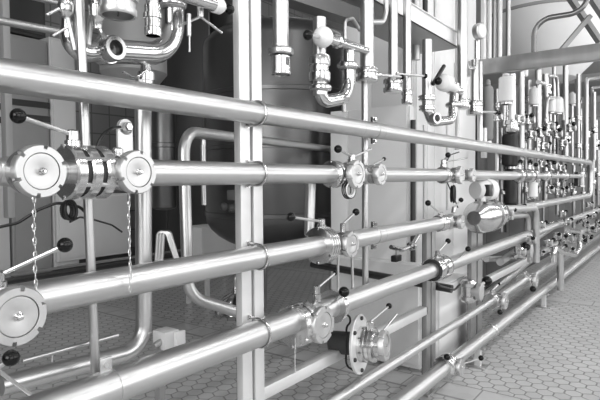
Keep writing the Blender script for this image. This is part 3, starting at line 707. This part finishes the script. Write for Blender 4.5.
# ------------------------------------------------------------------ cabinets and wall panels
def cabinet(label, x0, x1, y0, y1, z0, z1, seamsX=(), seamsY=(), M=PANEL, name='cabinet', cat='cabinet'):
    t = thing(name, V(((x0+x1)/2, (y0+y1)/2, z0)), label, cat)
    MB().box((x0, y0, z0), (x1, y1, z1), .003).build('body', M, t, smooth=False)
    xs = [x0]+list(seamsX)+[x1]; ysl = [y0]+list(seamsY)+[y1]
    if seamsX is not None:
        for p, q in zip(xs, xs[1:]): MB().box((p+.006, y0-.012, z0+.03), (q-.006, y0+.002, z1-.01), .003).build('door_panel', M, t)
    for p, q in zip(ysl, ysl[1:]): MB().box((x1-.002, p+.006, z0+.03), (x1+.012, q-.006, z1-.01), .003).build('side_panel', M, t)
    return t
YA = PZ(400, 365, 0).y
za = PY(380, 107, YA).z
cabinet('pale flat cabinet behind the coiled-cable valve, right of the dark vessel', PY(331, 200, YA).x, PY(408, 200, YA).x, YA, YA+.075, .0, za, seamsX=(PY(349, 200, YA).x,), M=mat('cream_panel', .92, .4, noise=.03, nscale=1.5))
YA2 = YA+.095
cabinet('tall grey partition panel rising behind the drop pipes', PY(344, 50, YA2).x, PY(410, 50, YA2).x, YA2, YA2+.03, 0, 4.4, seamsX=(PY(372, 50, YA2).x,), M=mat('partition_panel', .85, .5, noise=.03, nscale=2), name='partition')
XB = -.47
cabinet('tall white cabinet with vertical seams behind the second run valves', -.62, XB, max(Y(415, XB), YA2+.05), Y(474, XB), 0, 4.2, seamsY=(Y(426, XB), Y(433, XB), Y(452, XB)), M=PANEL)
cabinet('low white box on the floor behind the lower runs, left of the near low post', -1.0, -.3, YA-.06, YA-.015, .02, .78, M=PANEL, name='floor_box', cat='box')
cabinet('white low panel on the floor between the two low posts', -.44, -.22, Y(438, -.22), Y(468, -.22), .02, .60, M=PANEL, name='floor_box', cat='box')
# small hanging valve on the pale cabinet
t = thing('manual_valve', V(PX(400, 245, -.25)), 'small bracketed valve with a dark handle in front of the pale cabinet', 'valve')
MB().tube([PX(391, 247, -.25), PX(402, 250, -.25), PX(412, 246, -.25), PX(418, 236, -.25)], .014, .05, 12).build('body', TURN, t)
c = PX(397, 258, -.25); MB().box((c.x-.02, c.y-.05, c.z-.02), (c.x+.02, c.y+.03, c.z+.02), .006).build('handle', BLACK, t)
MB().cyl(c, PX(397, 247, -.25), .01, 10).build('stem', STEEL, t)
c = PX(412, 246, -.25); MB().lathe(c-EY*.03, EY, [(0, .018), (.01, .03), (.04, .03), (.05, .018)], 18).build('nut', TURN, t)
# left background: equipment cabinets in front of the tiled wall
XC = -5.0
def lbox(label, px0, px1, py0, py1, X=XC, M=GPANEL, dx=.5, name='cabinet', cat='cabinet', bands=()):
    y0, y1 = Y(px0, X), Y(px1, X); z0 = PX((px0+px1)/2, py1, X).z; z1 = min(ZT-.03, PX((px0+px1)/2, py0, X).z)
    t = thing(name, V((X-dx/2, (y0+y1)/2, max(z0, 0))), label, cat)
    MB().box((X-dx, y0, max(z0, 0)), (X, y1, z1), .01).build('body', M, t, smooth=False)
    MB().box((X-.002, y0+.03, max(z0, 0)+.04), (X+.014, y1-.03, z1-.04), .004).build('door_panel', M, t)
    for y in bands:
        z = PX((px0+px1)/2, y, X).z; MB().box((X+.014, y0+.0, z-.035), (X+.03, y1, z+.035)).build('strip', DARK, t, smooth=False)
    return t
# ------------------------------------------------------------------ vessels and background on the left
def vessel(label, px, D, rpx, ytop, ybot, M=DSTEEL, bowl=.5, shoulder=.35, legs=3, bands=(), cone=None):
    c = PD(px, 180, D); r = rpx*D/FPX
    zt = 1.38+(180-ytop)/FPX*D; zb = 1.38-(ybot-180)/FPX*D
    t = thing('vessel', V((c.x, c.y, 0)), label, 'tank'); o = V((c.x, c.y, 0)); H = zt-zb
    pr = []
    if cone: pr += [(zb-cone, r*.12), (zb, r)]
    else: pr += [(zb - r*bowl*math.cos(PI/2*i/8), max(.001, r*math.sin(PI/2*i/8))) for i in range(9)]
    pr += [(zt + r*shoulder*math.sin(PI/2*i/8), max(.001, r*math.cos(PI/2*i/8))) for i in range(9)]
    MB().lathe(o, EZ, pr, 64).build('shell', M, t)
    for y in bands:
        z = 1.38-(y-180)/FPX*D; MB().lathe(o+EZ*(z-.02), EZ, [(0, r), (.004, r+.006), (.036, r+.006), (.04, r)], 64).build('band', M, t)
    for i in range(legs):
        th = .5+2*PI*i/legs; d = V((math.cos(th), math.sin(th), 0))*r*.72
        MB().tube([o+d+EZ*(zb+.05), o+d*1.05+EZ*.03], .045, n=14).build('leg', STEEL, t); MB().cyl(o+d*1.05, o+d*1.05+EZ*.04, .07, 18).build('foot', STEEL, t)
    return t, o, r
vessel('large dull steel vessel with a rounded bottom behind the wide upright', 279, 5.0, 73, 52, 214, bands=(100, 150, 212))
vessel('tall grey vessel with a conical foot behind the sight glass bend', 136, 6.2, 32, -143, 74, legs=0, cone=.4, shoulder=.05, M=mat('grey_vessel', .42, .45, .2, noise=.04, nscale=2))
lbox('dark cabinet between the sight glass bend and the large vessel', 166, 211, -60, 290, X=-5.3, M=mat('charcoal_panel', .085, .45, noise=.05, nscale=2))
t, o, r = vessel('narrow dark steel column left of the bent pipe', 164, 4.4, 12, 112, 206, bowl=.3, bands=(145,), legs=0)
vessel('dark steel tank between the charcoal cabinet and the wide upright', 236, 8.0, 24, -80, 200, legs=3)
# low frame and bright fitting on the floor between the vessel legs
t = thing('floor_drain_pot', V(PZ(236, 318, 0)), 'bright domed steel pot on the floor under the large vessel', 'pot')
c = PZ(236, 316, 0); MB().lathe(c, EZ, [(0, .2), (.05, .22), (.12, .2), (.2, .12), (.24, .05), (.3, .04)], 30).build('dome', POL, t)
MB().tube([c+EZ*.28, c+EZ*.42, c+V((.1, .3, .42))], .025, .05, 12).build('spout', STEEL, t)
t = thing('hose_reel', V(PD(166, 262, 4.6)), 'loop of steel hose frame standing left of the bent pipe', 'hose frame')
for k in range(3):
    MB().tube([PD(156+k*3, 262, 4.6), PD(158+k*3, 232, 4.6), PD(166+k*2, 232, 4.6), PD(176+k*1.5, 262, 4.6)], .016, .07, 10).build('hoop', STEEL, t)
MB().lathe(PD(167, 262, 4.6)-EZ*.02, EZ, [(0, .1), (.02, .12), (.04, .1)], 24).build('base', STEEL, t)
for px, lab in ((196, 'bright panel left'),):
    pass
t = thing('equipment_box', V(PD(196, 250, 5.6)), 'pale equipment box behind the bent pipe, over the floor', 'box')
a = PD(182, 255, 5.9); b = PD(207, 226, 5.9)
MB().box((a.x, a.y, .45), (b.x+.1, b.y+.4, b.z), .01).build('body', LPANEL, t)
for s in (0, 1): MB().box((a.x+s*.3, a.y+.05, 0), (a.x+s*.3+.04, a.y+.09, .46)).build('leg', GALV, t)
t = thing('motor', V(PD(233, 204, 4.2)), 'small dark drive motor with round end in front of the large vessel', 'motor')
c = PD(229, 208, 4.25); MB().lathe(c, V((.6, .8, 0)), [(0, .02), (0, .035), (.02, .04), (.12, .04), (.14, .03)], 20).build('body', DARK, t)
c2 = PD(233, 195, 4.25); MB().box((c2.x-.04, c2.y-.03, c2.z-.04), (c2.x+.04, c2.y+.03, c2.z+.04), .006).build('terminal_box', DPANEL, t)
MB().ball(PD(224, 207, 4.2), .035).build('hand_wheel', DARK, t)
for px, py0, py1, D, r, lab in ((203.5, 140, 178, 3.6, .018, 'thin pale pipe seen between the bent pipe and the wide upright'),):
    pipe(lab, [PD(px, py0, D), PD(px, py1, D)], r, M=STEEL if px < 210 else DARK)
lbox('pale cabinet edge at the far left of the background', -60, 9, 38, 300, M=LPANEL, bands=(104, 118))
lbox('dark grey cabinet with two black strips at the left behind the levers', 11.5, 51, 38, 290, M=GPANEL, bands=(104, 118))
lbox('plain mid grey cabinet behind the slim upright', 53, 78, 40, 268, M=LPANEL)
lbox('low light grey machine housing behind the tied cable coil', 56, 128, 194, 258, X=-4.95, M=LPANEL, name='machine_housing', cat='machine')
lbox('dark open cabinet above the grey ones at top left', -30, 50, -60, 32, X=-5.2, M=DARK)
for z_, lab in ((262, 'upper'), (268, 'middle'), (274, 'lower')):
    zz = PX(100, z_, -4.8).z
    tag(MB().box((-4.85, Y(-10, -4.8), zz-.015), (-4.8, Y(205, -4.8), zz+.012)).build('guard_rail', MATTE if z_ != 268 else DARK), lab+' of the three low rails in front of the machine housing', 'rail')
tag(MB().box((-5.1, Y(-10, -5), 0), (-4.95, Y(205, -5), PX(100, 264, -5).z), .01).build('plinth', DPANEL), 'dark plinth along the floor in front of the machine housing', 'plinth')
pipe('dark horizontal pipe across the top left background', [PX(-20, 17, -1.6), PX(72, 34, -1.6)], mr(3.8, PX(30, 20, -1.6)), M=MATTE)
pipe('second dark pipe at the top edge of the left background', [PX(20, -6, -1.8), PX(66, 5, -1.8)], mr(3, PX(30, 0, -1.8)), M=MATTE)
rail('grey support column at top left behind the dark pipes', 2.4, Y(8, -3), Y(15, -3), -3, .08, 2.6, GPANEL, 'support_column')
# ------------------------------------------------------------------ far manifold (x 480-600)
def farvalve(label, px, py, X, rpx, kside=1, cap=True, group=None):
    """compact lever valve seen small"""
    c = PX(px, py, X); r = mr(rpx, c); t = thing('manual_valve', V(c), label, 'valve', group)
    MB().lathe(c-EZ*r*1.3, EZ, [(0, r*.7), (r*.3, r), (r*.7, r), (r*.8, r*.75), (r*1.8, r*.75), (r*1.9, r), (r*2.3, r), (r*2.6, r*.7)], 18).build('body', TURN, t)
    if cap: MB().lathe(c, EX, [(0, r*.6), (r*1.1, r*.6), (r*1.1, r*.95), (r*1.6, r*.95), (r*1.7, r*.5)], 18).build('union_nut', CAPM, t)
    k = c+EX*r*1.4+EY*r*2.6*kside+EZ*r*.9
    lever(t, c+EX*r*.5+EZ*r*.2, k, r*.62, r*.2)
    return t
ordn = ['first', 'second', 'third', 'fourth', 'fifth', 'sixth', 'seventh', 'eighth', 'ninth', 'tenth', 'eleventh', 'twelfth', 'thirteenth', 'fourteenth', 'fifteenth', 'sixteenth', 'seventeenth', 'eighteenth', 'nineteenth', 'twentieth']
cols = [  # px, y0, y1, radius px, X, coupling heights
 (512, 74, 132, 3.6, -.12, (126,)), (521.5, 72, 160, 2.8, -.15, (121,)), (529, 80, 160, 2.2, -.2, (100, 136)),
 (538.3, 70, 134, 2.9, -.1, (132,)), (545.5, 74, 132, 3.0, -.15, (90, 128)), (554, 66, 128, 1.8, -.2, (106,)),
 (565.5, 64, 156, 2.6, -.1, (140,)), (572, 92, 165, 1.4, -.3, (120,)), (578.2, 74, 160, 1.6, -.1, (118, 146)),
 (504, 78, 126, 1.8, -.3, (90,)), (550, 96, 150, 1.6, -.3, (110,)), (594, 92, 160, 1.8, -.2, (130,))]
for i, (px, y0, y1, r, X, cp) in enumerate(sorted(cols)):
    drop('far bare drop pipe, %s of twelve counted from the left beyond the cross beam' % ordn[i], px, y0, y1, r, X, coup=[(y, r*1.9, r*3.2) for y in cp])
# bracketed lower columns continuing below the top run
cols2 = [(497, 150, 205, 1.6), (519, 152, 215, 1.8), (532, 158, 196, 3.6), (545, 160, 200, 2.2), (557, 160, 215, 1.6), (563, 160, 200, 2.4), (573.5, 165, 228, 1.6), (583, 168, 225, 1.3), (593, 160, 210, 1.5), (598, 150, 205, 1.5)]
for i, (px, y0, y1, r) in enumerate(cols2):
    drop('far upright below the top run, %s of ten counted from the left' % ordn[i], px, y0, y1, r, -.15-.03*(i % 3), coup=[(y0+(y1-y0)*.45, r*1.8, r*3)], name='upright_pipe')
fv = [(497, 117, 3.2), (519, 119, 3.4), (528.5, 120, 3.8), (531, 134, 3), (541, 133, 3.6), (548, 127, 4), (556, 134, 3.6), (562, 143, 3), (570, 128, 3.4), (543, 146, 3.2),
      (533, 168, 3.4), (541, 164, 3.0), (551, 166, 3.4), (560, 168, 2.8), (534, 190, 3.4), (528, 196, 3), (549, 190, 3), (557, 192, 2.8), (564, 190, 2.8), (571, 186, 2.6)]
for i, (px, py, r) in enumerate(fv):
    farvalve('small far lever valve, %s of twenty counted down the distant manifold' % ordn[i], px, py, -.04-.02*(i % 4), r, 1 if i % 2 else -1)
fv2 = [(522, 208, 3.2), (508, 213, 3.2), (530, 240, 3.4), (547, 243, 3.2), (556, 236, 3), (566, 222, 2.8), (575, 235, 2.8), (561, 214, 2.6), (585, 224, 2.4), (592, 215, 2.2), (597, 224, 2.2), (520, 252, 3.4), (553, 256, 3.2), (588, 205, 2.2), (570, 250, 2.8), (540, 225, 3)]
for i, (px, py, r) in enumerate(fv2):
    farvalve('far floor-side lever valve, %s of sixteen on the lower runs at right' % ordn[i], px, py, .02+.03*(i % 3), r, 1 if i % 2 else -1)
random.seed(11)
extra = sorted([(random.uniform(497, 599), random.uniform(78, 130), random.uniform(150, 235), random.uniform(.8, 1.7), random.uniform(-.62, -.3)) for _ in range(26)])
for i, (px, y0, y1, r, X) in enumerate(extra):
    drop('thin background riser in the distant thicket of pipes, %s from the left' % (ordn+['twenty-'+o for o in ordn[:9]])[i], px, y0, y1, r, X, coup=[(random.uniform(y0+8, y1-8), r*2, r*4)], name='riser_pipe', M=random.choice((STEEL, MATTE, STEEL, DSTEEL)))
fv3 = sorted([(random.uniform(500, 598), random.uniform(100, 205), random.uniform(2, 3.2)) for _ in range(26)])
for i, (px, py, r) in enumerate(fv3):
    farvalve('small rear valve deep in the distant thicket of pipes, %s from the left' % (ordn+['twenty-'+o for o in ordn[:9]])[i], px, py, -.28-.03*(i % 3), r, 1 if i % 2 else -1, cap=bool(i % 3))
fv4 = sorted([(random.uniform(540, 600), random.uniform(-4, 26), random.uniform(2.2, 3.4)) for _ in range(24)])
for i, (px, dy, r) in enumerate(fv4):
    farvalve('tiny lever valve crowded between the far lower runs, %s from the left' % (ordn+['twenty-'+o for o in ordn[:9]])[i], px, 177+(688-px)*.38+dy, .0-.05*(i % 3), r, 1 if i % 2 else -1, cap=bool(i % 3))
# cylindrical actuators and white caps
def act(label, px, y0, y1, rpx, X, M, name='actuator'):
    a = PX(px, y1, X); b = PX(px, y0, X); r = mr(rpx, a); H = (b-a).length
    t = thing(name, V(a), label, 'actuator')
    MB().lathe(a, EZ, [(0, r*.8), (H*.04, r), (H*.9, r), (H*.96, r*.85), (H, r*.4)], 28).build('housing', M, t)
    MB().lathe(a-EZ*H*.12, EZ, [(0, r*.5), (H*.03, r*.8), (H*.1, r*.8), (H*.12, r*.5)], 20).build('flange', TURN, t)
    MB().lathe(b, EZ, [(0, r*.5), (H*.08, r*.45), (H*.1, r*.2)], 16).build('cap', M, t)
act('dark drum shaped actuator standing behind the far top run', 511, 133, 166, 8.6, -.3, DARK)
act('pale square-shouldered actuator head below the cross beam', 506, 76, 102, 7, -.15, LPANEL)
act('white valve head, left one of the pair under the far arch tube', 551, 98, 112, 4.2, -.08, WHITE)
act('white valve head, right one of the pair under the far arch tube', 558, 98, 113, 4.2, -.02, WHITE)
act('grey actuator on the bright far drop pipe', 534, 88, 105, 4.5, -.12, LPANEL)
act('small white head between far pipes under the cross beam', 525, 68, 76, 3, -.2, WHITE)
act('bright white valve head under the far top run', 533, 182, 197, 4.4, -.02, WHITE)
act('small pale head at right among the far pipes', 572, 93, 104, 3.2, -.2, LPANEL)
act('dark tank-like actuator behind the far second run', 488, 85, 140, 5, -.45, GPANEL)
act('tall dark motor behind the far second run', 511, 168, 204, 7, -.35, DARK)
t = drop('black-handled slide valve just before the far U turn', 581, 172, 186, 2.6, .0, coup=((173, 3.6, 2), (186, 3.6, 2)))
MB().box((-.05, PX(578, 180).y, PX(578, 186).z), (.0, PX(579.5, 180).y, PX(578, 172).z)).build('handle', BLACK, t)
# arches
def arch(label, pts, rpx, X, M=STEEL):
    P = [PX(x, y, X) for x, y in pts]; pipe(label, P, mr(rpx, P[1]), .12, M=M, name='arched_pipe')
arch('arched tube over the pair of white far valve heads', [(546, 118), (547, 98), (562, 98), (563, 120)], 1.7, -.05)
arch('narrow arch tube high under the cross beam', [(548, 76), (557, 76), (558, 104)], 1.6, -.12)
arch('small arch tube left of the bright far drop pipe', [(538, 82), (545, 84), (546, 100)], 2.0, -.08)
arch('tall pipe arching off to the right edge in the distance', [(586, 165), (586.5, 79), (606, 77)], 2.0, -.2)
arch('lower arch pipe at the right edge in the distance', [(592, 165), (592, 88), (606, 86)], 1.5, -.3)
arch('outer of the twin elbows turning down beyond the flow meter', [(505, 209), (536, 208), (536.5, 262)], 3.2, .06)
arch('inner of the twin elbows turning down beyond the flow meter', [(505, 216), (528, 215), (530, 262)], 2.6, .0)
arch('bright U shaped hose bend near the floor at right', [(554, 262), (554, 247), (562, 252), (575, 255), (580, 248), (580, 232), (568, 230)], 2.7, .15, POL)
arch('short pipe leg under the bright U bend', [(560, 252), (560.5, 290)], 3.2, .12)
arch('thin pipe rising from the floor beside the twin elbows', [(562, 262), (562, 286)], 1.6, .1)
arch('branch pipe lying parallel to the fourth run in the distance', [(500, 262), (560, 222)], 2.6, -.15)
arch('lower branch pipe in the distance behind the fifth run', [(480, 300), (545, 248)], 3.0, -.2)
arch('straight pale pipe behind the far valves of the fourth run', [(486, 259), (530, 258)], 2.4, -.25)
for px, py, ry, lab in ((519, 174, 7, 'left'), (529, 175, 7, 'middle'), (546, 178, 5, 'right'), (565, 177, 4, 'rightmost')):
    c = PX(px, py, 0); r = mr(ry, c); c.z = Z2; t = thing('pipe_union', c, lab+' flanged union on the far end of the second run', 'union')
    MB().lathe(c-EY*r, EY, [(0, R2), (0, r*.8), (r*.3, r), (r*.8, r), (r*.8, r*.6), (r*1.2, r*.6), (r*1.2, r), (r*1.7, r), (r*2, r*.8), (r*2, R2)], 26).build('body', TURN, t)
    k = c+EZ*r*2+EY*r*.8; MB().cyl(c, c+EZ*r*1.5, r*.3, 12).build('bonnet', TURN, t); lever(t, c+EZ*r*1.4, k, r*.35, r*.1)
pipe('far tail of the second run between flanged unions', [P1(Y(512), Z2), P1(Y(584), Z2)], R2*.75)
# small valves on near rack between the runs
v = farvalve('polished valve hanging under the gasket valve, beside the cable loop', 468, 291, 0, 8.5, 1)
v = farvalve('cluster valve behind the fourth run beyond the flow meter', 520, 250, -.05, 7, -1)
v = farvalve('small valve at the foot of the flow meter', 477, 256, -.05, 3.5, 1)
v = farvalve('valve on the third run just beyond the flow meter', 503, 214, -.05, 6, 1)
rail('slanting grey rail behind the fourth and fifth runs at right', PX(510, 270, -.15).z, Y(470, -.15), Y(600, -.15), -.15, .05, .06)
rail('second grey rail low behind the far lower runs', PX(560, 262, -.15).z, Y(500, -.15), Y(640, -.15), -.15, .05, .05, BEAM)
# upper background right: tall pipes against the white cabinet, silo, stair stringers
upc = [(344, 50, 112, 2.2, -.3, MATTE), (416, -10, 60, 4.2, -.3, MATTE), (425, -10, 40, 2.6, -.3, DARK), (435, -10, 48, 1.6, -.35, STEEL), (457, -10, 150, 2.4, -.3, MATTE), (484, -10, 62, 3.2, -.3, STEEL), (489.5, -10, 60, 2, -.25, STEEL), (494.5, -10, 60, 2, -.35, MATTE), (499.5, -10, 58, 2.6, -.3, STEEL), (508, -10, 56, 2.4, -.4, MATTE)]
for i, (px, y0, y1, r, X, M) in enumerate(upc):
    vp('tall background riser at the top edge, %s of ten counted from the left' % ordn[i], px, y0, px, y1, X, r, M=M, name='riser_pipe')
lo_ = [(413, 120, 300, 2.6, -.38, DARK), (424, 125, 300, 1.2, -.38, MATTE), (447, 118, 210, 1.2, -.4, MATTE), (484, 128, 158, 3, -.3, MATTE)]
for i, (px, y0, y1, r, X, M) in enumerate(lo_):
    vp('slim riser against the white cabinet below the top run, %s of four from the left' % ordn[i], px, y0, px, y1, X, r, M=M, name='riser_pipe')
c = PD(545, 0, 9.0)
t = thing('silo', V((c.x, c.y, 0)), 'huge white silo with a conical foot seen above the cross beam', 'tank')
zb = 1.38+(180-64)/FPX*9
MB().lathe(V((c.x, c.y, 0)), EZ, [(zb-.35, .1), (zb-.3, .5), (zb+.05, .85), (zb+.7, 1.02), (ZT+.0-.02, 1.02)], 64).build('shell', PANEL, t)
MB().lathe(V((c.x, c.y, 0)), EZ, [(zb+.68, 1.0), (zb+.70, 1.03), (zb+.74, 1.03), (zb+.76, 1.0)], 64).build('seam_band', GPANEL, t)
for th in (.6, 2.7, 4.8):
    d = V((math.cos(th), math.sin(th), 0))*.95; MB().cyl(V((c.x, c.y, 2.3))+d*.6, V((c.x, c.y, zb+.1))+d*.6, .05, 14).build('leg', GPANEL, t)
pipe('dark bent pipe rising over the cross beam in front of the silo', [PD(534, 60, 4.6), PD(534, 20, 4.6), PD(584, 12, 4.4), PD(592, -20, 4.4)], 4.6/FPX*2.6, .14, M=mat('dark_steel', .22, .3, 1))
for k, (x0, y0, x1, y1, D, lab) in enumerate(((562, -14, 600, 42, 6.5, 'left'), (586, -10, 622, 44, 6.2, 'right'))):
    tag(MB().bar(PD(x0, y0, D), PD(x1, y1, D), .10, .05).build('stair_stringer', GPANEL), lab+' sloping stair stringer at the top right corner', 'stair beam')
tag(MB().bar(PD(553, 60, 6.3), PD(590, 16, 6.3), .06, .05).build('diagonal_brace', BEAM), 'diagonal brace leaning the other way between stringers and silo', 'brace')
for i, (px, y) in enumerate(((560, 78), (575, 100), (590, 120))):
    yk = 12.5+2*i; a = PY(585, y, yk); tag(MB().box((-3.5, yk, a.z-.08), (3.2, yk+.1, a.z+.08)).build('roof_beam', GPANEL), ('nearest', 'middle', 'farthest')[i]+' dark beam above the distant manifold', 'beam')
# distant wall of machines behind the far manifold
cabinet('grey machine wall behind the far manifold', -1.9, -.75, Y(476, -.75), 11.5, 0, 2.3, seamsX=(), M=FARW, seamsY=(6.5, 7.5, 8.6, 10), name='machine_housing', cat='machine')
cabinet('pale distant machine block at the end of the hall', -2.5, 3.0, 20, 21, 0, 2.0, M=GPANEL, name='machine_housing', cat='machine', seamsX=(-1.2, .3, 1.6))
# ------------------------------------------------------------------ finish
for o in bpy.data.objects:
    if '_o' in o: del o['_o']
SC.view_settings.view_transform = 'Standard'; SC.view_settings.look = 'None'; SC.view_settings.gamma = 1
SC.view_settings.exposure = 0.26
